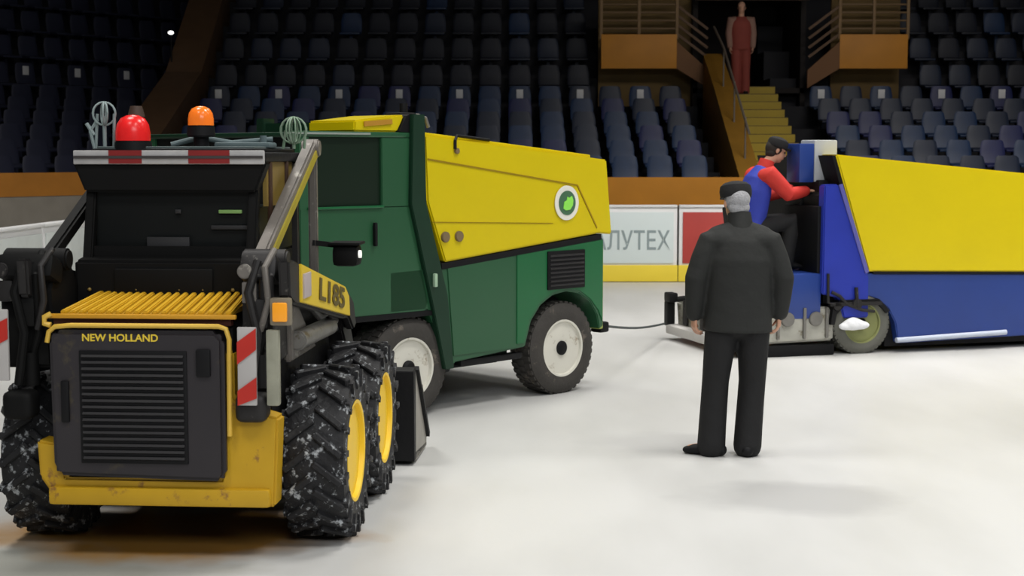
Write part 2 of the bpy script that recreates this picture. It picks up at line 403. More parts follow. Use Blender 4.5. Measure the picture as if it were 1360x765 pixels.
# dark underparts, arch liners, steering step
ud = MB()
ud.box((.80, 0, .42), (1.0, 1.3, .22), bev=.02)
ud.box((.85, S+.06, .36), (.66, .08, .05), bev=.01)
ud.box((.35, S+.28, .36), (.34, .3, .16), bev=.03)
ud.cyl((.6, S+.35, .33), (1.2, S+.35, .33), .06)
ud.box((0, 0, .60), (1.0, 1.1, .34))
ud.box((1.66, 0, .62), (.86, 1.15, .36))
ud.cyl((0, -.75, .38), (0, .75, .38), .07); ud.cyl((1.66, -.75, .38), (1.66, .75, .38), .07)
ud.build('chassis', blackish, G)
MB().box((-.38, S+.02, .775), (1.20, .06, .04), bev=.008).build('rear_fender_lip', black, G)
fb = MB(); fb.box((2.14, 0, .85), (.05, 1.84, .72), bev=.015)
fb.build('front_corner_panel', mat('yellow_green_panel', (.42, .48, .10), .5, var=.3), G)
MB().box((2.20, S+.10, .50), (.11, .12, .09), bev=.02).build('front_bumper_stop', black, G)
# rear conditioner sled
cd = MB()
cd.box((-.93, .1, .42), (.16, 1.5, .40), bev=.03); cd.bar((-.9, -.5, .5), (-.2, -.5, .6), .08, .08); cd.bar((-.9, .5, .5), (-.2, .5, .6), .08, .08)
cd.build('conditioner', steel, G)
wheel('w', G, (0, S+.165, .375), .375, .33, .22, rimw, rubber)
wheel('w', G, (1.66, S+.145, .375), .375, .27, .225, rimw, rubber)
wheel('w', G, (0, W-.165, .375), .375, .33, .22, rimw, rubber, outer=1)
wheel('w', G, (1.66, W-.145, .375), .375, .27, .225, rimw, rubber, outer=1)

# ------------------------------------------------------------------ blue ice resurfacer
BA = R(16); bd = V((math.cos(BA), math.sin(BA), 0)); bn = V((-bd.y, bd.x, 0)); WB = .85
b0 = V((3.4351, 14.6598, 0))+bn*WB
B = empty('ice_resurfacer', b0, BA, label='blue ice resurfacer with yellow snow tank and open driving seat, at the right edge', cat='ice resurfacer')
S = -WB
MB().prism([(-.33, 1.95), (3.15, 1.638), (3.20, .735), (.045, .81)], S-.01, WB+.01, bev=.014).build('snow_tank', yel, B)
MB().prism([(-.36, 1.94), (-.32, 1.94), (.03, .82), (-.01, .82)], S+.01, WB-.01).build('tank_bulkhead', black, B)
sk = [(.06, .79), (3.18, .715), (3.18, .15), (.40, .09), (.36, .30), (.28, .44), (.16, .53), (.02, .58), (-.04, .79)]
MB().prism(sk, S+.005, WB-.005, bev=.01).build('side_skirt', blue, B)
MB().bar((.1, S+.2, .797), (3.16, S+.2, .725), .42, .022).build('tank_gasket', black, B)
MB().cyl((.36, S-.02, .125), (1.60, S-.02, .165), .026).build('wash_pipe', mat('pale_pipe', (.50, .55, .66), .4), B)
tw = [(-.45, 1.655), (-.305, 1.665), (.045, .77), (.05, .36), (-.22, .36), (-.27, .56), (-.455, .60)]
MB().prism(tw, S-.02, S+.10, bev=.012).build('tower_side', blue_br, B)
MB().bar((-.285, S-.026, 1.66), (.02, S-.026, .80), .02, .04).build('tower_edge', mat('edge_violet', (.10, .10, .35), .5), B)
MB().prism([(-.42, 1.55), (-.36, 1.6), (.0, .8), (.0, .45), (-.38, .5)], S+.10, WB-.02).build('tower_wall', blackish, B)
MB().box((-.62, 0, .58), (.35, 1.66, .44), bev=.02).build('seat_platform', blue, B)
MB().box((-.93, .0, .72), (.30, 1.5, .30), bev=.03).build('rear_deck', blackish, B)
fw = MB(); fw.box((-.46, S+.40, 1.12), (.05, .72, .66), bev=.01); fw.build('footwell', black, B)
se = MB(); se.box((-.98, S+.50, 1.06), (.34, .42, .10), bev=.04); se.box((-1.15, S+.50, 1.26), (.08, .38, .36), rot=(0, R(-8), 0), bev=.035); se.box((-.98, S+.50, .94), (.2, .2, .20))
se.build('driver_seat', blkfab, B)
MB().box((-.275, S+.45, 1.885), (.25, .30, .41), bev=.015).build('control_box', greybox, B)
MB().box((-.485, S+.43, 1.865), (.16, .28, .38), bev=.012).build('control_box_cover', blue, B)
cn = MB(); cn.box((-.30, S+.36, 1.60), (.16, .25, .20), bev=.02); cn.tube([(-.15, S+.25, 1.7), (-.18, S+.1, 1.74), (-.22, S+.08, 1.62)], .03); cn.build('control_column', blackish, B)
MB().limb([(-.44, S+.50, 1.44), (-.38, S+.50, 1.56)], [.02, .02]).build('steering_column', black, B)
ring = MB(); c0 = V((-.40, S+.50, 1.58)); ax = V((-.5, 0, .86)); u = V((0, 1, 0)); w_ = ax.cross(u).normalized()
ring.tube([c0+(u*math.cos(a)+w_*math.sin(a))*.15 for a in [2*math.pi*i/24 for i in range(25)]], .014)
ring.bar(c0-u*.15, c0+u*.15, .012, .02); ring.bar(c0, c0+w_*.15, .012, .02)
ring.build('steering_wheel', black, B)
cd = MB(); cd.prism([(-1.26, .12), (-1.28, .40), (-1.15, .47), (-.34, .47), (-.28, .38), (-.30, .14)], S+.03, WB-.03, bev=.02)
cd.build('conditioner', mat('dirty_white_steel', (.50, .49, .43), .6, var=.5, vscale=7, dirt=(.15, .13, .08), dscale=6, dthr=.56), B)
for x in (-1.2, -.9, -.62, -.38):
    MB().box((x, S+.02, .32), (.03, .04, .30), bev=.008).build('conditioner_bracket', steel, B)
for x in (-.5, -.8): MB().cyl((x, S+.0, .36), (x, S+.06, .36), .07, bev=.006).build('conditioner_roller', steel, B)
for y in (-.5, .1, .55):
    MB().box((-1.285, y, .30), (.03, .10, .26), bev=.01).build('conditioner_bracket', darksteel, B)
MB().box((-1.33, 0, .11), (.16, 1.62, .10), bev=.03).build('squeegee', mat('pale_runner', (.60, .58, .56), .6, var=.3), B)
MB().box((-.80, S+.05, .055), (1.0, .10, .11), bev=.02).build('blade_runner', black, B)
hc = MB(); hc.box((-1.37, WB-.10, .45), (.10, .16, .10), bev=.02); hc.box((-1.36, WB-.04, .27), (.09, .10, .26), bev=.015); hc.tube([(-1.36, WB-.1, .42), (-1.28, WB-.2, .44), (-1.1, WB-.3, .46)], .03); hc.build('rear_hitch', blackish, B)
MB().tube([(-1.33, .3, .42), (-1.38, 0, .34), (-1.33, -.3, .40)], .022).build('hydraulic_hose', black, B)
mx_ = MB()
mx_.tube([(-.40, S-.03, .80), (-.40, S-.04, .52), (-.33, S-.05, .50)], .014)
mx_.tube([(-.10, S-.04, .66), (-.09, S-.05, .46)], .018)
mx_.bar((-.38, S-.03, .50), (.18, S-.03, .50), .04, .035); mx_.cyl((-.09, S-.06, .50), (-.09, S, .50), .05); mx_.cyl((-.3, S-.05, .48), (-.3, S, .48), .04)
mx_.tube([(-.36, S-.03, .62), (-.28, S-.05, .58), (-.2, S-.04, .50), (-.04, S-.05, .44), (.10, S-.04, .42)], .016)
mx_.build('linkage', darksteel, B)
sl_ = MB().ball((-.13, S-.05, .30), .12, (1.0, .5, .50)).ball((-.20, S-.05, .285), .08, (1.1, .6, .5)).ball((-.05, S-.05, .29), .085, (1.1, .6, .5)).ball((-.14, S-.06, .33), .07, (1, .6, .6)).build('snow_lump', snow, B); remesh(sl_, .012, 3)
MB().prism([(-.36, .30), (-.34, .46), (-.26, .54), (.16, .54), (.28, .42), (.24, .40), (.16, .48), (-.22, .48), (-.30, .40), (-.32, .30)], S-.03, S+.12).build('wheel_guard', blackish, B)
wheel('w', B, (0, S+.13, .30), .30, .26, .19, mat('muddy_rim', (.30, .32, .12), .6, var=.5), mat('grey_tire', (.14, .14, .12), .8, var=.3, bump=.2))
wheel('w', B, (2.3, S+.2, .30), .30, .26, .19, MAT['muddy_rim'], MAT['grey_tire'], hub=False)
for x in (0, 2.3): wheel('w', B, (x, WB-.2, .30), .30, .26, .19, MAT['muddy_rim'], MAT['grey_tire'], outer=1, hub=False)
ch = MB(); ch.box((1.5, 0, .24), (2.4, 1.5, .38)); ch.cyl((0, -.6, .3), (0, .6, .3), .06); ch.box((-.7, 0, .33), (1.0, 1.2, .12)); ch.build('chassis', blackish, B)

# tow rope between the two
ga = g0+gd*2.27+gn*(-.95+.10); bb = b0+bd*(-1.44)+bn*(WB-.10)
pa = V((ga.x, ga.y, .50)); pb = V((bb.x, bb.y, .17))
rp = [pa.lerp(pb, i/20)+V((0, 0, -.03*math.sin(math.pi*i/20))) for i in range(21)]
tag(MB().tube(rp, .011, seg=8).build('tow_rope', mat('dark_rope', (.06, .07, .07), .8)), 'thin dark tow rope strung above the ice between the two resurfacers', 'rope')

# ------------------------------------------------------------------ skid steer loader
KA = R(86)
K = empty('skid_steer_loader', (-1.65, 7.67, 0), KA, label='yellow and black skid steer loader seen from behind with two beacons on its roof', cat='loader')
YC = .08
cabblk = mat('cab_black', (.006, .006, .006), .65, var=.4, spec=.15)
bp = MB()
bp.prism([(.60, .58), (.59, .40), (.52, .30), (-.56, .27), (-.58, .70), (-.44, .74), (-.37, .80), (-.37, 1.02), (-.30, 1.02), (-.30, .40), (.46, .40), (.47, .56)], -.56, -.42, plane='yz', bev=.012)
bp.box((-.53, 0, .315), (.12, 1.08, .09), bev=.02)
bp.build('rear_frame', yel_dirty, K)
MB().prism([(.49, .5), (.50, 1.14), (-.36, 1.14), (-.37, .8), (-.37, .4), (.45, .4)], -.55, -.42, plane='yz', bev=.012).build('rear_shroud', cabblk, K)
dr = MB(); dr.prism([(.48, .42), (.50, .46), (.51, 1.07), (.48, 1.12), (-.30, 1.12), (-.335, 1.08), (-.335, .43), (-.31, .40)], -.615, -.55, plane='yz', bev=.02)
door = dr.build('engine_door', char, K)
go = MB().box((-.617, .10, .755), (.012, .52, .54), bev=.006).build('grille_recess', black, door)
gl = MB()
for i in range(17): gl.box((-.626, .10, .51+i*.0305), (.014, .49, .013), rot=(0, R(30), 0))
gl.build('grille_slats', char2, go)
MB().box((-.622, -.24, .97), (.02, .07, .13), bev=.02).build('door_latch', black, door)
MB().box((-.622, .43, .78), (.02, .04, .20), bev=.01).build('door_latch', black, door)
rm = MB(); rr = [(.52, 1.06), (.51, 1.11), (.48, 1.135), (.40, 1.142), (-.31, 1.142), (-.345, 1.13), (-.36, 1.08), (-.355, .62)]
rm.tube([(-.60, y, z) for y, z in rr], .012, seg=8); rm.build('door_trim', mat('trim_yellow', (.66, .42, .06), .4), K)
M = frame((-.6175, .16, 1.085), (0, -1, 0), (0, 0, 1))
text('maker_lettering', 'NEW HOLLAND', .048, txt_y, M, door, .002, sx=1.05, bold=.0008)
hd = MB(); hd.prism([(-.56, 1.185), (-.56, 1.195), (-.12, 1.25), (-.12, 1.19)], -.36, .46, bev=.004)
hood = hd.build('engine_hood', mat('hood_base', (.40, .22, .01), .5), K)
for i in range(19):
    y = -.35+i*.0445
    MB().bar((-.57, y, 1.200), (-.12, .05+(y-.05)*.95 if y < .2 else y*.86+.01, 1.262), .026, .020, bev=.005).build('hood_rib', mat('rib_yellow', (.66, .38, .015), .45, var=.25, vscale=2), hood)
MB().box((-.575, .07, 1.184), (.03, .92, .022), bev=.008).build('hood_lip', mat('lip_amber', (.55, .27, .015), .5), hood)
MB().tube([(-.59, .50, 1.195), (-.60, .53, 1.18), (-.60, .53, 1.15), (-.60, .50, 1.142)], .014, seg=8).build('hood_hinge', MAT['trim_yellow'], hood)
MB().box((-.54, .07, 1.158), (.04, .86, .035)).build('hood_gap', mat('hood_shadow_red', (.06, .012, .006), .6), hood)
bd_ = MB()
bd_.prism([(-.45, .33), (-.45, 1.12), (-.12, 1.20), (.95, 1.05), (1.25, .5), (1.2, .30)], -.52, .52, bev=.02)
bd_.build('chassis', blackish, K)
cw = MB(); cw.prism([(-.16, 1.15), (-.16, 1.42), (.0, 1.44), (.85, 1.44), (.85, 1.0)], -.36, .54, bev=.015)
cw.box((-.17, YC, 1.30), (.02, .50, .16), bev=.01)
cw.build('cab_base', cabblk, K)
for y in (.46, .22, .0, -.12, -.27): MB().ball((-.172, y, 1.275), .010, seg=8).build('cab_bolt', gold, K)
cf = MB()
for y in (YC-.42, YC+.42):
    cf.bar((-.06, y, 1.40), (.06, y, 1.92), .05, .06, bev=.008)
    cf.bar((.98, y, 1.0), (.90, y, 1.92), .06, .06, bev=.008)
    cf.bar((.05, y, 1.88), (.92, y, 1.88), .05, .05, bev=.008)
cf.prism([(YC-.44, 1.76), (YC+.44, 1.76), (YC+.50, 1.91), (YC-.50, 1.91)], -.04, .06, plane='yz', bev=.01)
cf.box((-.03, YC, 1.45), (.04, .86, .07)); cf.build('cab_frame', cabblk, K)
MB().box((0.02, YC, 1.63), (.012, .80, .36)).build('rear_window', glassdk, K)
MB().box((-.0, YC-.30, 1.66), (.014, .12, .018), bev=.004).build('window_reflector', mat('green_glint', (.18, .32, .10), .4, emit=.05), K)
for c, d in (((.0, YC-.30, 1.58), (.01, .20, .02)), ((.0, YC-.03, 1.66), (.01, .03, .02)), ((-.01, YC+.02, 1.48), (.02, .22, .10))):
    MB().box(c, d, bev=.003).build('window_fitting', mat('dim_grey', (.022, .022, .024), .6), K)
MB().box((.36, YC-.465, 1.80), (.60, .02, .23)).build('side_screen', gold, K)
for x in (.12, .50): MB().box((x, YC-.478, 1.75), (.045, .02, .33), bev=.005).build('screen_bar', woodb, K)
MB().box((.45, YC+.43, 1.65), (.75, .015, .46)).build('side_window', glassdk, K)
MB().box((.45, YC-.43, 1.56), (.80, .012, .24)).build('side_window', glassdk, K)
roof = MB().box((.48, YC, 1.935), (1.04, .99, .05), bev=.018).box((.5, YC, 1.965), (.9, .86, .03), bev=.012).build('roof', blackish, K)
MB().box((.5, YC, 1.985), (.86, .82, .012), bev=.005).build('roof_skin', mat('frosted_roof', (.13, .17, .17), .6, var=.6, vscale=6), roof)
mk = MB().box((-.045, YC, 1.935), (.025, .98, .07), bev=.006).build('marker_board', mat('marker_white', (.55, .54, .54), .5, var=.5, vscale=9), K)
for y, wd in ((.30, .17), (-.13, .21)): MB().box((-.059, y, 1.937), (.006, wd, .067)).build('marker_stripe', mat('dim_red', (.28, .02, .02), .5, var=.4), mk)
MB().box((-.063, YC, 1.936), (.004, .97, .014)).build('marker_line', mat('line_dark', (.05, .045, .045), .5), mk)
def beacon(y, x, z, m, r, name):
    b = MB().cyl((x, y, z-.06), (x, y, z), r*1.12, r*1.05, bev=.006).cyl((x, y, 1.98), (x, y, z-.05), r*.6).build(name, black, K)
    MB().lathe([(r, 0), (r*1.0, r*.5), (r*.92, r*.95), (r*.70, r*1.30), (r*.35, r*1.48), (.001, r*1.52)], (x, y, z), 'z', 32).build('beacon_lens', m, b)
    return b
beacon(.315, .12, 2.02, red_lens, .088, 'red_beacon')
beacon(-.02, .20, 2.10, orange, .066, 'orange_beacon')
MB().cyl((.18, .315, 2.145), (.18, .315, 2.20), .045, .03).build('beacon_cap', mat('brown_cap', (.05, .03, .02), .6), K)
def guard(x, y, z, r, m, n=5, tall=1.):
    mb = MB(); rnd = random.Random(int(x*100+y*10))
    for k in range(n):
        a0 = rnd.uniform(0, 6); ph = rnd.uniform(-.4, .4)
        mb.tube([(x+r*math.cos(t)*math.cos(ph+k*.6), y+r*math.cos(t)*math.sin(ph+k*.6), z+r*tall*math.sin(t)) for t in [a0+i*2*math.pi/16 for i in range(17)]], .005, seg=6)
    mb.tube([(x, y-r*.8, 1.98), (x, y-r*.9, z)], .008, seg=6); mb.tube([(x, y+r*.8, 1.98), (x, y+r*.6, z)], .008, seg=6)
    mb.cyl((x, y, 1.98), (x, y, z-r*.2), .010)
    return mb
g1 = guard(.15, .475, 2.16, .060, palewire)
g1.tube([(.15, .53, 1.98), (.15, .55, 2.07), (.15, .51, 2.13)], .009, seg=6); g1.tube([(.15, .53, 2.05), (.15, .57, 2.11)], .010, seg=6)
g1.build('lamp_guard', palewire, K)
guard(.60, -.42, 2.08, .072, greenwire, 6).build('lamp_guard', greenwire, K)
MB().box((.42, -.20, 1.998), (.18, .30, .03), bev=.015).cyl((.4, -.30, 2.0), (.4, -.30, 2.05), .018).tube([(.3, .17, 2.0), (.35, .03, 2.04), (.4, -.13, 2.01), (.45, -.34, 2.03)], .015).build('roof_clutter', mat('frost_grey', (.12, .17, .18), .7, var=.5, vscale=12), K)
silver = mat('link_silver', (.22, .20, .18), .5, metal=.3, var=.5, vscale=7, dirt=(.40, .38, .34), dscale=10)
for sgn in (-1, 1):
    y = -.455 if sgn < 0 else .60
    m1 = silver if sgn < 0 else cabblk
    MB().bar((-.36, y, 1.44), (.90, y, 2.0), .065, .075, bev=.012).build('boom_link', m1, K)
    if sgn < 0:
        MB().bar((-.28, y-.036, 1.440), (.88, y-.036, 1.96), .010, .045).build('link_stripe', mat('dull_yellow', (.42, .34, .03), .5, var=.4), K)
    MB().bar((.94, y, 1.10), (.93, y, 1.99), .05, .05, bev=.01).cyl((.90, y-.05, 1.985), (.90, y+.05, 1.985), .05, bev=.008).build('front_upright', m1, K)
    MB().bar((.45, y, 1.15), (.45, y, 1.74), .03, .03).build('inner_stay', darksteel, K)
    yi, yo = (-.40, -.58) if sgn < 0 else (.50, .78)
    yl, yh = min(yi, yo), max(yi, yo); ym = (yl+yh)/2
    tw = MB()
    tw.prism([(-.50, .92), (-.52, 1.30), (-.44, 1.45), (-.28, 1.48), (-.12, 1.30), (-.08, .95)], yl+.03, yh, bev=.02)
    tw.box((-.48, ym, 1.40), (.16, yh-yl, .12), rot=(0, R(20), 0), bev=.03)
    tw.box((-.54, ym, 1.20), (.06, .10, .14), bev=.015)
    tw.cyl((-.38, yl-.02, 1.44), (-.38, yh+.02, 1.44), .055, bev=.01)
    tw.cyl((-.53, ym-.03, 1.22), (-.53, ym-.03, 1.44), .03)
    tw.box((-.56, ym+.03, .755), (.14, .15, .14), bev=.045, seg=4)
    tw.tube([(-.54, ym, 1.45), (-.58, ym+.04, 1.3), (-.57, ym, 1.1), (-.56, ym+.04, .85)], .022)
    tw.tube([(-.45, ym-.05, 1.48), (-.56, ym-.06, 1.38), (-.54, ym-.06, 1.1), (-.5, ym, .95)], .018)
    tw.cyl((-.50, ym, 1.0), (-.50, ym, .84), .04)
    MB().tube([(-.50, yl+.02, 1.50), (-.58, yl+.05, 1.42), (-.60, yl+.03, 1.26), (-.56, yl+.08, 1.12)], .016).build('hydraulic_hose', silver if sgn < 0 else darksteel, K)
    MB().cyl((-.545, yh-.03, 1.40), (-.575, yh-.03, 1.40), .035, bev=.005).build('pivot_pin', silver if sgn < 0 else darksteel, K)
    MB().box((-.56, yh-.05, 1.30), (.02, .07, .10), bev=.01).build('pivot_plate', silver if sgn < 0 else darksteel, K)
    tw.build('rear_tower', darksteel if sgn < 0 else cabblk, K)
    wy, wz, wh, hw = (-.455, .96, .37, .045) if sgn < 0 else (.755, 1.05, .34, .065)
    wb = MB().box((-.64, wy, wz), (.02, hw*2, wh), bev=.006).build('warning_board', mat('board_white', (.50, .48, .47), .5, var=.3), K)
    for zc in ((1.03, .80) if sgn < 0 else (1.07,)):
        k = min(.05, wz+wh/2-zc-.062)
        MB().prism([(wy-hw, zc+.01), (wy-hw, zc+.06+k), (wy+hw, zc+.03+k*.3), (wy+hw, max(zc-.06, wz-wh/2))], -.656, -.648, plane='yz').build('warning_stripe', redm, wb)
    yy0, yy1 = (-.655, -.60) if sgn < 0 else (.60, .655)
    arm = [(-.62, 1.46), (-.50, 1.45), (.88, 1.20), (1.10, 1.10), (1.18, .96), (1.10, .93), (.95, 1.02), (.80, 1.03), (-.50, 1.24), (-.60, 1.28)]
    MB().prism(arm, yy0, yy1, bev=.012).build('boom_arm', darksteel, K)
    MB().bar((-.3, ym, 1.34), (-.3, (yy0+yy1)/2, 1.34), .10, .10, bev=.02).build('arm_pivot', darksteel, K)
    MB().prism([(1.02, 1.10), (1.20, 1.04), (1.62, .58), (1.66, .38), (1.54, .40), (1.38, .62), (1.04, .93)], *((-.60, -.47) if sgn < 0 else (.47, .60)), bev=.012).build('boom_elbow', darksteel, K)
    MB().cyl((-.15, sgn*.585, 1.02), (.70, sgn*.585, 1.00), .050, bev=.01).cyl((.70, sgn*.585, 1.0), (.98, sgn*.56, 1.0), .025).build('boom_cylinder', steel, K)
    MB().tube([(-.30, sgn*.60, 1.40), (-.05, sgn*.62, 1.20), (.25, sgn*.62, 1.10), (.60, sgn*.60, 1.09), (.90, sgn*.58, .96)], .020).build('hydraulic_hose', darksteel, K)
    MB().prism([(-.20, .92), (-.22, 1.20), (-.10, 1.24), (.30, .98), (.45, .92)], *sorted((sgn*.53, sgn*.57)), bev=.01).build('fender_plate', silver if sgn < 0 else cabblk, K)
mp_ = MB().prism([(-.40, 1.425), (.76, 1.215), (.88, 1.15), (.90, 1.035), (-.40, 1.24)], -.668, -.652, bev=.003).build('model_plate', mat('plate_yellow', (.70, .50, .03), .45, var=.1), K)
M = frame((.36, -.672, 1.205), (1, 0, -.17), (.17, 0, 1))
text('model_number', 'L185', .155, txt_d, M, mp_, .002, sx=2.4, bold=.004)
MB().box((-.30, -.672, 1.315), (.16, .012, .12), bev=.004).build('plate_end', mat('pale_pink', (.42, .36, .36), .5), mp_)
tl = MB().box((-.60, -.61, 1.215), (.05, .10, .13), bev=.012).build('tail_lamp_housing', mat('lamp_housing', (.20, .17, .12), .5), K)
MB().box((-.63, -.61, 1.215), (.02, .07, .09), bev=.01).build('tail_lens', amber, tl)
MB().box((-.60, -.57, .95), (.05, .06, .36), bev=.01).build('pale_strut', mat('pale_strut', (.36, .36, .28), .5, var=.5, vscale=10), K)
mir = MB(); mir.box((.98, -.64, 1.375), (.16, .15, .12), bev=.03); mir.bar((.92, -.45, 1.45), (.98, -.60, 1.43), .03, .03); mir.box((.97, -.64, 1.445), (.2, .18, .016), bev=.006)
wl = mir.build('work_lamp', cabblk, K)
MB().cyl((.93, -.715, 1.385), (.93, -.73, 1.385), .022).build('lamp_glint', lampw, wl)
bk = MB()
bk.prism([(1.72, .03), (1.70, .60), (1.78, .62), (1.80, .60), (1.79, .08), (2.32, .045), (2.32, .02)], -.92, .92, bev=.004)
bk.box((1.73, 0, .45), (.08, 1.2, .2)); bc = bk.build('bucket', blackish, K)
for y0_, y1_ in ((-.92, -.895), (.895, .92)):
    MB().prism([(1.80, .60), (1.92, .48), (2.32, .08), (2.32, .02), (1.80, .02)], y0_, y1_).build('bucket_side', mat('worn_grey', (.34, .32, .28), .5, var=.4, vscale=5), bc)
MB().bar((1.80, -.925, .61), (1.94, -.925, .47), .03, .03).bar((1.94, -.925, .47), (2.32, -.925, .09), .035, .035).build('side_edge', blackish, bc)
MB().box((1.62, 0, .42), (.10, 1.1, .34), bev=.02).build('quick_coupler', blackish, K)
for x in (0, .97):
    wheel('w', K, (x, -.71, .44), .44, .31, .25, yel_rim, snowrub, lugs=19, hub=False)
    wheel('w', K, (x, .70, .44), .44, .31, .25, yel_rim, snowrub, lugs=19, outer=1, hub=False)
MB().cyl((0, -.7, .44), (0, .7, .44), .09).cyl((.97, -.7, .44), (.97, .7, .44), .09).build('axle', blackish, K)

# ------------------------------------------------------------------ people
def hand(mb, wrist, d, pn, thumb, curl=.55, s=1.):
    """d: direction along the hand, pn: palm normal, thumb: direction to the thumb's side"""
    d = V(d).normalized(); pn = V(pn); pn = (pn-d*pn.dot(d)).normalized(); t = V(thumb); t = (t-d*t.dot(d)-pn*t.dot(pn)).normalized()
    w = V(wrist)
    mb.limb([w, w+d*.035*s, w+d*.085*s], [(.026*s, .020*s), (.038*s, .016*s), (.040*s, .014*s)], side=t, seg=14)
    for i, (off, ln) in enumerate(((.030, .070), (.010, .080), (-.011, .075), (-.031, .058))):
        p = w+d*.088*s+t*off*s; pts = [p-d*.02*s, p]; a = 0
        for k, f in enumerate((.45, .32, .26)):
            a += curl*(.7+.15*i)
            pts.append(pts[-1]+(d*math.cos(a)+pn*math.sin(a))*ln*f*s)
        mb.limb(pts, [.0095*s, .0098*s, .0092*s, .0085*s, .0072*s], seg=8)
    p = w+d*.025*s+t*.028*s
    mb.limb([p-t*.012*s, p+(t*.8+d*.7+pn*.3)*.028*s, p+(t*.8+d*1.6+pn*.9)*.030*s, p+(t*.6+d*2.4+pn*1.5)*.030*s], [.014*s, .0125*s, .0105*s, .0085*s], seg=8)

def person(name, loc, rz, J, cols, label, cap=None, hair=None, vox=.007, detail=True, coat_hem=None, coat_w=None, faceeyes=True, group=None, collar=None):
    """J: joint positions in a local frame where the figure faces +y"""
    J = {k: V(v) for k, v in J.items()}
    F = J['face'].normalized(); up = (J['head']-J['neck']).normalized(); up = (J['headup'].normalized() if 'headup' in J else up)
    F = (F-up*F.dot(up)).normalized(); sd = F.cross(up).normalized()   # right-hand side
    mb = MB(); H = J['head']
    # head: skull, jaw, nose, brow, ears
    hm = Matrix((sd, F, up)).transposed().to_4x4(); hm.translation = H
    def HP(x, y, z): return hm @ V((x, y, z))
    hb_ = MB()
    hb_.ball((0, -.012, .030), .1, (.76, .96, .88)); hb_.ball((0, .022, -.035), .1, (.58, .70, .80)); hb_.ball((0, .055, -.085), .03, (1.1, .8, .7))
    hb_.limb([(0, .088, .015), (0, .104, -.022), (0, .092, -.030)], [.009, .015, .010], seg=10)
    hb_.limb([(-.045, .070, .022), (0, .084, .024), (.045, .070, .022)], [.010, .012, .010], seg=10)
    hb_.limb([(-.022, .084, -.055), (0, .091, -.055), (.022, .084, -.055)], [.007, .010, .007], seg=8)
    for e in (-1, 1):
        hb_.ball((e*.077, -.008, -.008), .026, (.35, .75, 1.15), seg=12)
    mb._merge(hb_.bm, hm)
    mb.limb([J['neck']-up*.03, J['neck']+up*.02, H-up*.05], [.062, .056, .056])
    # torso
    side = (J['shR']-J['shL']).normalized()
    P, C = J['pelvis'], J['chest']
    mb.limb([P-(C-P).normalized()*.04, P+(C-P)*.35, P+(C-P)*.8, C, J['neck']-(J['neck']-C)*.35], [(.155, .11), (.14, .10), (.160, .110), (.155, .10), (.062, .058)], side=side)
    for e in 'LR':
        mb.limb([C.lerp(J['sh'+e], .5)-V((0, 0, .02)), J['sh'+e]-V((0, 0, .015))], [.06, .052])
        mb.limb([J['sh'+e], J['sh'+e].lerp(J['el'+e], .45), J['el'+e], J['el'+e].lerp(J['wr'+e], .35), J['wr'+e]], [.052, .050, .042, .043, .027])
        mb.limb([J['hip'+e], J['hip'+e].lerp(J['kn'+e], .5), J['kn'+e], J['kn'+e].lerp(J['an'+e], .35), J['an'+e]], [.090, .075, .056, .057, .038])
        td = J['toe'+e].normalized()
        mb.limb([J['an'+e]-td*.045-V((0, 0, .045)), J['an'+e]+td*.03-V((0, 0, .04)), J['an'+e]+td*.14-V((0, 0, .058))], [.036, .038, .030])
        hand(mb, J['wr'+e], J['hd'+e], J['pn'+e], J['th'+e], curl=J['curl'].x if 'curl' in J else .5)
    b = mb.build('person', skin); remesh(b, vox, 3)
    b.location = loc; b.rotation_euler = (0, 0, rz); tag(b, label, 'person', group)
    # eyes
    if faceeyes:
        for e in (-1, 1):
            MB().ball(HP(e*.031, .082, .004), .0105, seg=12).build('eye', mat('eye_dark', (.05, .04, .04), .3), b)
    # trousers
    tr = MB(); k = cols.get('tk', 1.)
    tr.limb([P+(C-P)*.22, P, (J['hipL']+J['hipR'])/2-V((0, 0, .02))], [(.165, .125), (.175, .13), (.165, .12)], side=side)
    for e in 'LR':
        an = J['an'+e]+V((0, 0, .0)); kn = J['kn'+e]; hp = J['hip'+e]
        tr.limb([hp, hp.lerp(kn, .5), kn, kn.lerp(an, .3), kn.lerp(an, .75), an-V((0, 0, .025))], [.112*k, .100*k, .088*k, .088*k, .090*k, .092*k], seg=20)
    t = tr.build('trousers', cols['trousers'], b); remesh(t, .012, 2)
    # shoes
    for e in 'LR':
        td = J['toe'+e].normalized(); a = J['an'+e]; z0 = V((0, 0, -a.z if a.z < .2 else -.085)); a0 = a+z0
        sx = td.cross(V((0, 0, 1)))
        sh = MB().limb([a0-td*.065+V((0, 0, .042)), a0+td*.03+V((0, 0, .045)), a0+td*.12+V((0, 0, .034)), a0+td*.17+V((0, 0, .026))], [(.040, .040), (.044, .042), (.048, .032), (.036, .022)], side=sx)
        sh.limb([a0+V((0, 0, .04)), a+V((0, 0, .02))], [.045, .046])
        s_ = sh.build('shoe', cols.get('shoe', black), b); remesh(s_, .008, 2)
    # coat
    ct = MB(); hem = coat_hem if coat_hem is not None else P
    cwd = coat_w or [(.205, .145), (.195, .14), (.20, .145), (.215, .145), (.20, .125), (.10, .085)]
    mids = [hem, hem.lerp(P+(C-P)*.3, .5), P+(C-P)*.3, P+(C-P)*.8, C+(J['neck']-C)*.20, J['neck']-(J['neck']-C)*.12]
    ct.limb(mids, cwd, side=side, seg=32, cap=False)
    body_coat = None
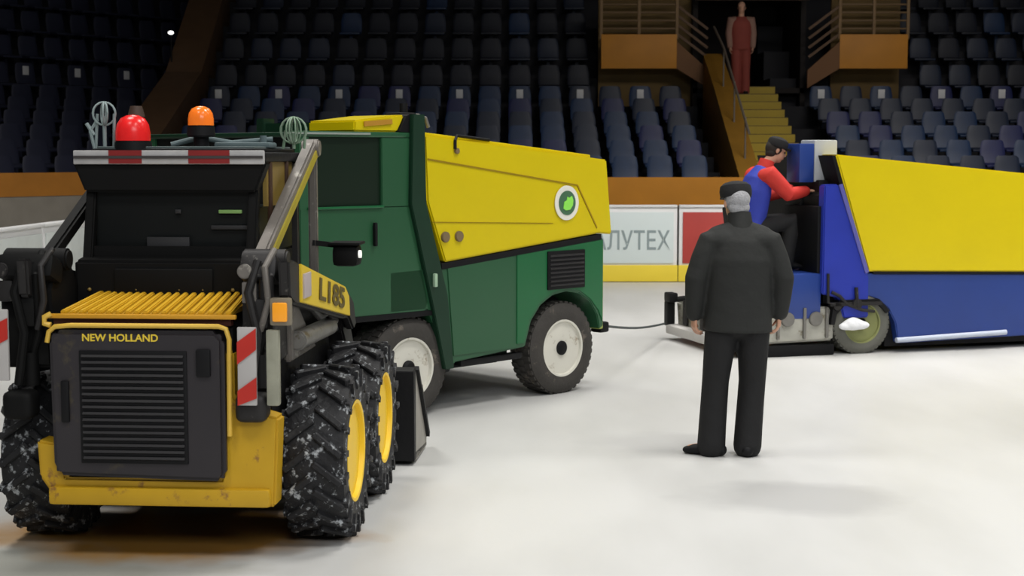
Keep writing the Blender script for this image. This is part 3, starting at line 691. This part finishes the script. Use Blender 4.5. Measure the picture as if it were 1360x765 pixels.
    for e in 'LR':
        if 'sleeve' in cols: continue
        ct.limb([C.lerp(J['sh'+e], .25), C.lerp(J['sh'+e], .7), J['sh'+e]-V((0, 0, .02)), J['sh'+e].lerp(J['el'+e], .5), J['el'+e], J['el'+e].lerp(J['wr'+e], .5), J['wr'+e]-(J['wr'+e]-J['el'+e]).normalized()*.005], [.11, .098, .088, .080, .072, .066, .058])
        ct.limb([J['neck']-up*.03, J['sh'+e].lerp(J['neck'], .25)-V((0, 0, .015))], [.062, .078])
    c_ = ct.build('coat', cols['coat'], b); remesh(c_, .010, 5)
    if 'sleeve' in cols:
        for e in 'LR':
            q = MB().limb([C.lerp(J['sh'+e], .75), J['sh'+e], J['sh'+e].lerp(J['el'+e], .5), J['el'+e], J['el'+e].lerp(J['wr'+e], .5), J['wr'+e]], [.085, .092, .082, .074, .064, .054]).build('sleeve', cols['sleeve'], b)
            remesh(q, .010, 3)
    if collar:
        q = MB().limb([J['neck']-up*.06, J['neck']+up*.02, J['neck']+up*.065], [(.092, .086), (.080, .078), (.074, .074)], side=side, cap=False).build('collar', collar, b)
    if hair:
        hh_ = MB(); hh_.ball((0, -.022, .020), .1, (.82, .95, .93)); hh_.ball((0, -.045, -.04), .07, (1.02, .75, .75))
        M2 = hm.copy(); q = MB(); q._merge(hh_.bm, M2); q = q.build('hair', hair, b)
        # open the face: cut away the part in front
        bm = bmesh.new(); bm.from_mesh(q.data)
        pl = hm @ V((0, .035, 0)); bmesh.ops.bisect_plane(bm, geom=bm.verts[:]+bm.edges[:]+bm.faces[:], plane_co=pl, plane_no=(F-up*.4).normalized(), clear_outer=True)
        bm.to_mesh(q.data); bm.free()
    if cap:
        cc = MB(); cc.lathe([(.098, .030), (.102, .045), (.104, .075), (.098, .105), (.075, .125), (.04, .135), (.001, .137)], (0, -.005, 0), 'z', 32)
        cc.ball((0, -.005, .07), .098, (1, 1.05, .55))
        cc.prism([(-.075, .06), (-.06, .125), (0, .145), (.06, .125), (.075, .06)], .040, .052, plane='xy', bev=.003)
        q = MB(); q._merge(cc.bm, hm); q.build('cap', cap, b)
    return b

# man standing on the ice, seen from behind
J = dict(pelvis=(.015, 0, .93), chest=(.02, .0, 1.36), neck=(.02, .025, 1.51), head=(.0, .065, 1.640), headup=(-.04, .20, 1), face=(-.25, 1, 0),
         shL=(-.170, 0, 1.405), shR=(.210, 0, 1.405), elL=(-.265, -.03, 1.155), elR=(.295, -.03, 1.155), wrL=(-.265, .03, .925), wrR=(.285, .03, .93),
         hdL=(.0, .1, -1), hdR=(-.02, .1, -1), pnL=(1, .3, 0), pnR=(-1, .3, 0), thL=(.2, 1, 0), thR=(-.2, 1, 0), curl=(.5, 0, 0),
         hipL=(-.085, 0, .90), hipR=(.115, 0, .90), knL=(-.125, .015, .49), knR=(.115, .03, .49), anL=(-.150, 0, .09), anR=(.085, 0, .09),
         toeL=(-1, .45, 0), toeR=(.15, 1, 0))
person('person', (1.445, 9.66, 0), 0, J, dict(trousers=trou, coat=coatm, shoe=black, tk=1.0), 'person in dark coat, cap and black trousers standing on the ice with back turned',
       cap=blkfab, hair=hair_g, coat_hem=V((.01, 0, .815)), coat_w=[(.225, .165), (.215, .16), (.215, .155), (.225, .15), (.19, .125), (.085, .075)], collar=coatm, vox=.006)

# driver of the blue machine: local frame faces the machine's forward direction
def drv(s, z, inset): return V((inset, s, z))
ci = .50   # distance of the driver's middle from the near side
drvloc = b0+bn*(-WB+ci)
# figure faces +y of its own frame = machine forward; its +x is the machine's right side (towards the lens)
J = dict(pelvis=(0, -1.0, 1.24), chest=(0, -.92, 1.66), neck=(0, -.83, 1.83), head=(0, -.715, 1.985), headup=(0, .35, 1), face=(.15, 1, -.5),
         shL=(-.19, -.88, 1.76), shR=(.19, -.88, 1.76), elL=(-.23, -.70, 1.53), elR=(.23, -.68, 1.56), wrL=(-.13, -.50, 1.60), wrR=(.15, -.47, 1.59),
         hdL=(.1, 1, .05), hdR=(-.1, 1, .05), pnL=(.1, .2, -1), pnR=(-.1, .2, -1), thL=(1, 0, 0), thR=(-1, 0, 0), curl=(.75, 0, 0),
         hipL=(-.10, -.98, 1.22), hipR=(.10, -.98, 1.22), knL=(-.13, -.59, 1.30), knR=(.13, -.59, 1.30), anL=(-.12, -.66, .90), anR=(.12, -.66, .90),
         toeL=(0, 1, 0), toeR=(0, 1, 0))
person('person', drvloc, BA-math.pi/2, J, dict(trousers=blkfab, coat=bluefab, sleeve=redfab, shoe=black, tk=.9), 'person in blue jacket with red sleeves driving the blue ice resurfacer',
       cap=blkfab, hair=mat('dark_hair', (.02, .015, .012), .8), collar=redfab)
# person in red far up on the stairs
J = dict(pelvis=(0, 0, .95), chest=(0, 0, 1.36), neck=(0, 0, 1.50), head=(0, .02, 1.655), headup=(0, .05, 1), face=(.2, 1, 0),
         shL=(-.18, 0, 1.43), shR=(.18, 0, 1.43), elL=(-.23, 0, 1.16), elR=(.23, 0, 1.16), wrL=(-.22, .06, .92), wrR=(.22, .06, .92),
         hdL=(0, .1, -1), hdR=(0, .1, -1), pnL=(1, 0, 0), pnR=(-1, 0, 0), thL=(0, 1, 0), thR=(0, 1, 0), curl=(.4, 0, 0),
         hipL=(-.09, 0, .9), hipR=(.09, 0, .9), knL=(-.09, .02, .49), knR=(.09, .02, .49), anL=(-.09, 0, .09), anR=(.09, 0, .09), toeL=(0, 1, 0), toeR=(0, 1, 0))

# ------------------------------------------------------------------ rink boards
def board(p, q, adm, label, txt=None, parts=True):
    p, q = V((*p, 0)), V((*q, 0)); d = q-p; L_ = d.length; ang = math.atan2(d.y, d.x)
    e = empty('dasher_board', p, ang, label=label, cat='rink board', group=None)
    MB().box((L_/2, .05, .60), (L_-.03, .08, 1.12), bev=.005).build('board_panel', white, e)
    MB().box((L_/2, .0, .135), (L_-.012, .03, .25), bev=.004).build('kick_strip', kick, e)
    MB().box((L_/2, .04, 1.165), (L_-.03, .12, .035), bev=.01).build('cap_rail', white, e)
    a = MB().box((L_/2, .0, .68), (L_-.14, .02, .78), bev=.003).build('advert', adm, e)
    if txt:
        M = frame((1.53, -.013, .62), (1, 0, 0), (0, 0, 1))
        text('advert_lettering', txt, .40, txt_g, M, a, .002, sx=.74, bold=.004)
    for x in (.03, L_-.03): MB().box((x, .12, .58), (.05, .06, 1.1)).build('board_post', blackish, e)
    return e
x = 2.54
board((.30, 23), (2.54, 23), admat, 'rink board with pale grey advert lettering behind the green machine', 'АЛУТЕХ')
board((2.54, 23), (4.78, 23), redad, 'red advert rink board behind the standing person in the dark coat')
e = board((4.78, 23), (7.0, 23), admat, 'plain white rink board behind the tail of the blue machine')
e = board((-1.94, 23), (.30, 23), admat, 'plain white rink board hidden behind the green machine')
# corner arc on the left, then a straight run towards the lens
cpts = [(-1.94, 23)]
for i in range(1, 7):
    a = R(90+i*14.2); cpts.append((-1.9+3.25*math.cos(a)-.0, 19.75+3.25*math.sin(a)))
lab = ['curved corner', 'curved corner']
pl_ = [(-5.13, 18.7), (-5.23, 16.8), (-5.38, 14.4), (-5.6, 11.8)]
cp = [(-1.94, 23), (-3.6, 22.5), (-4.7, 21.0), (-5.1, 18.7)]
names = ['first white rink board round the corner, behind the loader cab', 'second white rink board round the corner, behind the loader cab', 'third white rink board round the corner, behind the loader cab',
         'white rink board seen between the loader cab and its left boom link', 'white rink board at the left edge beside the loader mast', 'white rink board beyond the left edge of the view']
seq = cp+pl_[1:]
for i in range(len(seq)-1):
    if i == len(seq)-2: continue
    board(seq[i+1], seq[i], mat('frosted_white', (.62, .66, .64), .6, var=.25, vscale=5, bump=.1), names[i])

# ------------------------------------------------------------------ stands
YF = 24.5; RT = 1.1; RS = .266; DP = .8
X0, X1 = -6.1, 17.0
SX0, SX1 = 3.75, 5.10     # stairs
def lower_z(k): return RT+RS*k
def row_y(k): return YF+.5+DP*k
UZ0 = 2.88
def upper_z(j): return UZ0+.58*j
yU = row_y(6)
def xmax(dy): return (-.62+.766*dy)/.643
def terrace(x0, x1, M=None, skip=None):
    mb = MB()
    if M is not None:
        for k in range(12):
            y = row_y(k) if k < 6 else yU+DP*(k-6); z = lower_z(k) if k < 6 else upper_z(k-6); xm = xmax(y-YF-.3)
            mb.box(((x0+xm)/2, y+DP/2-.3, z/2), (xm-x0, DP, z))
        bmesh.ops.transform(mb.bm, matrix=M, verts=mb.bm.verts); return mb
    for k in range(6): mb.box(((x0+x1)/2, row_y(k)+DP/2-.3, lower_z(k)/2), (x1-x0, DP, lower_z(k)))
    for j in range(6): mb.box(((x0+x1)/2, yU+DP*j+DP/2-.3, upper_z(j)/2), (x1-x0, DP, upper_z(j)))
    if M is not None: bmesh.ops.transform(mb.bm, matrix=M, verts=mb.bm.verts)
    return mb
struct(terrace(X0, 3.62), 'terrace', conc, smooth=False)
struct(terrace(5.15, X1), 'terrace', conc, smooth=False)
C0 = V((-6.2, 24.5, 0)); FA = R(50); FM = Matrix.Translation(C0) @ Matrix.Rotation(FA, 4, 'Z') @ Matrix.Translation((0, -YF, 0))
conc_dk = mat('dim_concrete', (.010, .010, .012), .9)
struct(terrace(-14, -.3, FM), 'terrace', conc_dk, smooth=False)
# front parapet: orange wood band over grey
fw = MB().box(((X0+SX0)/2, YF, 1.35), (SX0-X0, .10, .46)).box(((SX1+X1)/2, YF, 1.35), (X1-SX1, .10, .46))
struct(fw, 'wall_back', woodo, smooth=False)
struct(MB().box(((X0+X1)/2, YF+.02, .56), (X1-X0, .10, 1.12)), 'wall_back_base', concg, smooth=False)
fl = MB().box((-7, YF, 1.49), (14, .10, .36)); bmesh.ops.transform(fl.bm, matrix=FM, verts=fl.bm.verts)
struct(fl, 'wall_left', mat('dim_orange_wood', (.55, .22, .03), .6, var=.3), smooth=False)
fl = MB().box((-7, YF+.02, .66), (14, .12, 1.31)); bmesh.ops.transform(fl.bm, matrix=FM, verts=fl.bm.verts)
struct(fl, 'wall_left_base', mat('dim_grey_wall', (.34, .31, .26), .8, var=.4, vscale=3), smooth=False)
# back wall and roof dark
struct(MB().box((4, 38, 6), (50, .3, 12)), 'wall_far', dark, smooth=False)
struct(MB().box((-22, 20, 6), (.3, 34, 12)), 'wall_side_left', dark, smooth=False)
struct(MB().box((2, 16, 12), (50, 42, .3)), 'ceiling', dark, smooth=False)

# stairs (ochre) and orange side wall
stp = MB()
for i in range(14):
    z = 1.2+i*.158
    stp.box(((SX0+.35+SX1)/2, 24.75+i*.36+.18, z/2), (SX1-SX0-.35, .36, z))
tag(stp.build('staircase', woody, smooth=False), 'ochre yellow staircase rising through the blue seats to the dark tunnel', 'stairs')
nz = MB()
for i in range(14):
    z = 1.2+i*.158
    nz.box(((SX0+.35+SX1)/2, 24.75+i*.36+.015, z+.004), (SX1-SX0-.35, .03, .012))
so = [o for o in COL.objects if o.name.startswith('staircase')][0]
nz.build('step_edge', mat('step_edge_dark', (.07, .045, .01), .6), so)
sw = MB().prism([(24.62, .9), (24.62, 1.55), (28.0, 3.2), (29.6, 3.9), (29.6, .9)], 3.72, 4.08, plane='yz')
struct(sw, 'trim_1', mat('stair_side_orange', (.34, .17, .02), .6, var=.3), smooth=False)
hr = MB().tube([(3.9, 24.9, 2.3), (3.9, 28.0, 3.9), (3.9, 29.4, 4.4)], .022)
for y, z in ((25.3, 1.85), (26.6, 2.5), (28, 3.15)): hr.tube([(3.9, y, z), (3.9, y, z+.72)], .016)
tag(hr.build('handrail', mat('handrail_grey', (.16, .13, .10), .5)), 'thin grey handrail along the left side of the ochre staircase', 'handrail')
# tunnel (vomitory)
tn = MB()
tn.box((3.60, 31.4, 4.0), (.10, 3.0, 3.0)); tn.box((5.72, 31.4, 4.0), (.10, 3.0, 3.0)); tn.box((4.66, 32.8, 4.0), (2.2, .1, 3.0)); tn.box((4.66, 31.4, 5.15), (2.2, 3.0, .1))
tn.box((4.66, 31.4, 3.2), (2.2, 3.0, .1))
struct(tn, 'wall_tunnel', mat('tunnel_dark', (.012, .008, .007), .8, var=.4), smooth=False)
struct(MB().box((4.66, 29.55, 5.0), (2.2, .12, .16)), 'trim_2', woodb, smooth=False)
struct(MB().box((2.66, 30.2, 3.9), (1.9, .1, 2.4)).box((7.0, 30.2, 3.9), (1.36, .1, 2.4)), 'wall_behind_balustrades', mat('umber_wall', (.16, .095, .02), .7, var=.5, vscale=2), smooth=False)
# balustrades
def balu(x0, x1, label, diag):
    e = empty('balustrade', ((x0+x1)/2, 29.55, 3.28), 0, label=label, cat='balustrade')
    cx = (x0+x1)/2; hw = (x1-x0)/2
    MB().box((0, 0, .66), (x1-x0, .08, .66), bev=.01).build('front_panel', woodo, e)
    for i in range(5):
        MB().box((0, 0, 1.10+i*.155), (x1-x0, .035, .035), bev=.008).build('rail', mat('rail_brown', (.14, .08, .03), .6), e)
    for xx in (-hw, -hw*.0, hw): MB().box((xx, 0, 1.35), (.06, .06, .9), bev=.01).build('rail_post', mat('post_tan', (.20, .12, .05), .6), e)
    mb = MB(); 
    s = diag
    mb.prism([(s*hw, .33), (s*(hw+.62), -.05), (s*(hw+.62), .30), (s*hw, .85)], -.04, .04); mb.build('sloping_panel', mat('dim_orange_panel', (.15, .06, .012), .6), e)
    for i in range(4):
        MB().bar((s*hw, 0, 1.0+i*.18), (s*(hw+.60), 0, .55+i*.18), .03, .05).build('sloping_rail', mat('rail_brown2', (.10, .05, .02), .6), e)
    return e
balu(1.73, 3.20, 'orange panelled balustrade with slatted rails, left of the tunnel', 1)
balu(6.36, 7.68, 'orange panelled balustrade with slatted rails, right of the tunnel', -1)
balp = V((4.42, 29.25, 0))
bz = 1.2+.158*12
# brown sloping parapet between the blocks
struct(MB().prism([(24.4, .5), (24.4, 1.7), (29.6, 3.55), (35.3, 7.6), (35.3, 3)], -6.75, -6.05, plane='yz'), 'trim_3', mat('dim_brown_wall', (.14, .075, .035), .7, var=.4), smooth=False)

# seats
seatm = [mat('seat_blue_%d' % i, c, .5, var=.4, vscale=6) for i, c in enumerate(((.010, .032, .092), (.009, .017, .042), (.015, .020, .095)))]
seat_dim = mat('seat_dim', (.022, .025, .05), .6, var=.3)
def seat_bm():
    mb = MB()
    # curved backrest shell, folded pan, pedestal
    mb.limb([(0, .16, .38), (0, .20, .48), (0, .235, .66), (0, .25, .80), (0, .25, .83)], [(.20, .018), (.215, .020), (.215, .022), (.19, .020), (.15, .015)], seg=16, cap=False)
    mb.box((0, .0, .40), (.42, .36, .045), rot=(R(6), 0, 0), bev=.018)
    mb.box((0, .10, .20), (.06, .06, .40)); mb.box((0, .05, .38), (.30, .24, .03))
    return mb
seat_meshes = []
for m in seatm+[seat_dim, mat('seat_shaded', (.0085, .011, .022), .55, var=.4, vscale=6)]:  # last one is for upper rows: their dimmer light put into the colour
    o = seat_bm().build('stadium_seat', m); seat_meshes.append(o.data); bpy.data.objects.remove(o)
plm = MB().box((0, .20, .68), (.13, .012, .17), bev=.003).build('number_plate', plate); plm_me = plm.data; bpy.data.objects.remove(plm)
th = math.atan(177.5/2000)
def proj(p):
    Z = p.z-1.95; d = p.y*math.cos(th)-Z*math.sin(th); u_ = p.y*math.sin(th)+Z*math.cos(th)
    return 680+2000*p.x/d, 382.5-2000*u_/d
rnd = random.Random(3)
seats = []
PX = .58
def addseat(p, rz, row, i, blk):
    px, py = proj(p+V((0, 0, .6)))
    if -25 < px < 1385 and py > -22: seats.append((p.copy(), rz, row, i, blk))
for row in range(10):
    up_ = row >= 6
    z = upper_z(row-6) if up_ else lower_z(row)
    y = yU+DP*(row-6) if up_ else row_y(row)
    n = 0; x = X0+.45
    while x < X1:
        blk = 'middle' if x < 4.4 else 'right'
        ok = not (3.45 < x < 5.45)
        if up_ and 1.35 < x < 8.0: ok = False
        if not up_ and row >= 4 and 3.2 < x < 5.8 and False: ok = False
        if ok: addseat(V((x, y, z)), 0, row, n, blk)
        x += PX; n += 1
    x = -.7+PX*int((xmax(y-YF)-.1+.7)/PX); n = 0
    while x > -12:
        p = FM @ V((x, y, z)); addseat(p, FA, row, n, 'left'); x -= PX; n += 1
# seats wholly hidden behind the two yellow tanks and the loader roof are left out
def hidden(p):
    a = proj(p+V((0, 0, .85)))
    if 575 < a[0] < 790 and a[1] > 196+(a[0]-575)*.16: return True
    if 1130 < a[0] and a[1] > 214+(a[0]-1110)*.11: return True
    if 130 < a[0] < 400 and a[1] > 215: return True
    if 430 < a[0] < 540 and a[1] > 188: return True
    return False
seats = [s for s in seats if not hidden(s[0])]
def plated(s): return s[2] == (6 if s[4] == 'left' else 5) and s[3] % 2 == 0
seats.sort(key=lambda s: (not plated(s), (s[0]-V((0, 0, 1.95))).length))
BL = {'middle': ('dark blue plastic seat in the block between the brown parapet and the stairs', 'plain seats in the middle block'),
      'right': ('dark blue plastic seat in the block to the right of the ochre stairs', 'plain seats in the right block'),
      'left': ('near-black plastic seat in the dim block left of the brown parapet', 'plain seats in the dim left block')}
BP = {'middle': ('blue seat with small pale number plate, between the brown parapet and the stairs', 'plated seats in the middle block'),
      'right': ('blue seat with small pale number plate, right of the ochre stairs', 'plated seats in the right block'),
      'left': ('near-black seat with small pale number plate, left of the brown parapet', 'plated seats in the dim left block')}
rest = MB(); print('SEATS', len(seats))
for idx, s in enumerate(seats):
    p, rz, row, n, blk = s
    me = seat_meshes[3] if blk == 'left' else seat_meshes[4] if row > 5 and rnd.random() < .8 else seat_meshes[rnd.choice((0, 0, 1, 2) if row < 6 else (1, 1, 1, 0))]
    if idx < 298:
        o = bpy.data.objects.new('stadium_seat', me); COL.objects.link(o); o.location = p; o.rotation_euler = (0, 0, rz)
        lb = (BP if plated(s) else BL)[blk]; tag(o, lb[0], 'seat', lb[1])
        if plated(s):
            q = bpy.data.objects.new('number_plate', plm_me); COL.objects.link(q); q.parent = o
    else:
        b = bmesh.new(); b.from_mesh(me); rest._merge(b, Matrix.Translation(p) @ Matrix.Rotation(rz, 4, 'Z'))
if len(seats) > 298:
    tag(rest.build('stadium_seats', seatm[1]), 'remaining dark blue seats in the highest rows at the top of the stand', 'seats', kind='stuff')
# person in red on the stairs, built with the same figure
J2 = J
person('person', (balp.x-.02, balp.y, bz), R(180), J2, dict(trousers=redfab_dim, coat=redfab_dim, shoe=black, sleeve=palefab), 'person in dull red clothes with pale sleeves standing at the top of the stairs',
       hair=MAT['dark_hair'], vox=.012, coat_hem=V((0, 0, .85)), faceeyes=False)
# small lamps glinting in the dim left block
for i, (p, lb) in enumerate((((-6.70, 29.9, 4.33), 'small bright lamp on a thin post above the brown parapet'), ((-6.80, 29.1, 3.03), 'small bright lamp on the side of the brown parapet just above the loader'))):
    e = MB().ball(p, .045, (1.3, 1, .8), seg=12).build('glint_lamp', mat('glint', (.9, .9, .85), .3, emit=2.5)); tag(e, lb, 'lamp')
    MB().cyl((p[0], p[1]+.01, p[2]-(.75 if i == 0 else 0)), (p[0]+(0 if i == 0 else .06), p[1]+.01, p[2]), .015).build('lamp_post', blackish, e)

# ------------------------------------------------------------------ light
w = bpy.data.worlds.new('world'); scn.world = w; w.use_nodes = True
w.node_tree.nodes['Background'].inputs['Color'].default_value = (.75, .82, .95, 1); w.node_tree.nodes['Background'].inputs['Strength'].default_value = .07
def area(loc, rot, sx, sy, pw, col=(1, .98, .94), spread=150):
    l = bpy.data.lights.new('arena_light', 'AREA'); l.shape = 'RECTANGLE'; l.size = sx; l.size_y = sy; l.energy = pw; l.color = col; l.spread = R(spread)
    o = bpy.data.objects.new('arena_light', l); COL.objects.link(o); o.location = loc; o.rotation_euler = rot; return o
for x in (-3.5, 3, 9.5):
    for y in (2, 9, 16):
        area((x, y, 9.5), (0, 0, 0), 2.2, 2.2, 270 if x > -3 else 200, spread=125)
area((4, -5, 8), (R(48), 0, 0), 8, 3, 330, (.95, .98, 1), 110)
area((8, 14, 9.8), (R(32), 0, 0), 7, 2, 430, (1, .95, .9), 110)
area((-6, 15, 9.8), (R(40), 0, R(30)), 4, 2, 90, (1, .95, .9), 110)
scn.view_settings.view_transform = 'Standard'; scn.view_settings.look = 'None'; scn.view_settings.exposure = 0
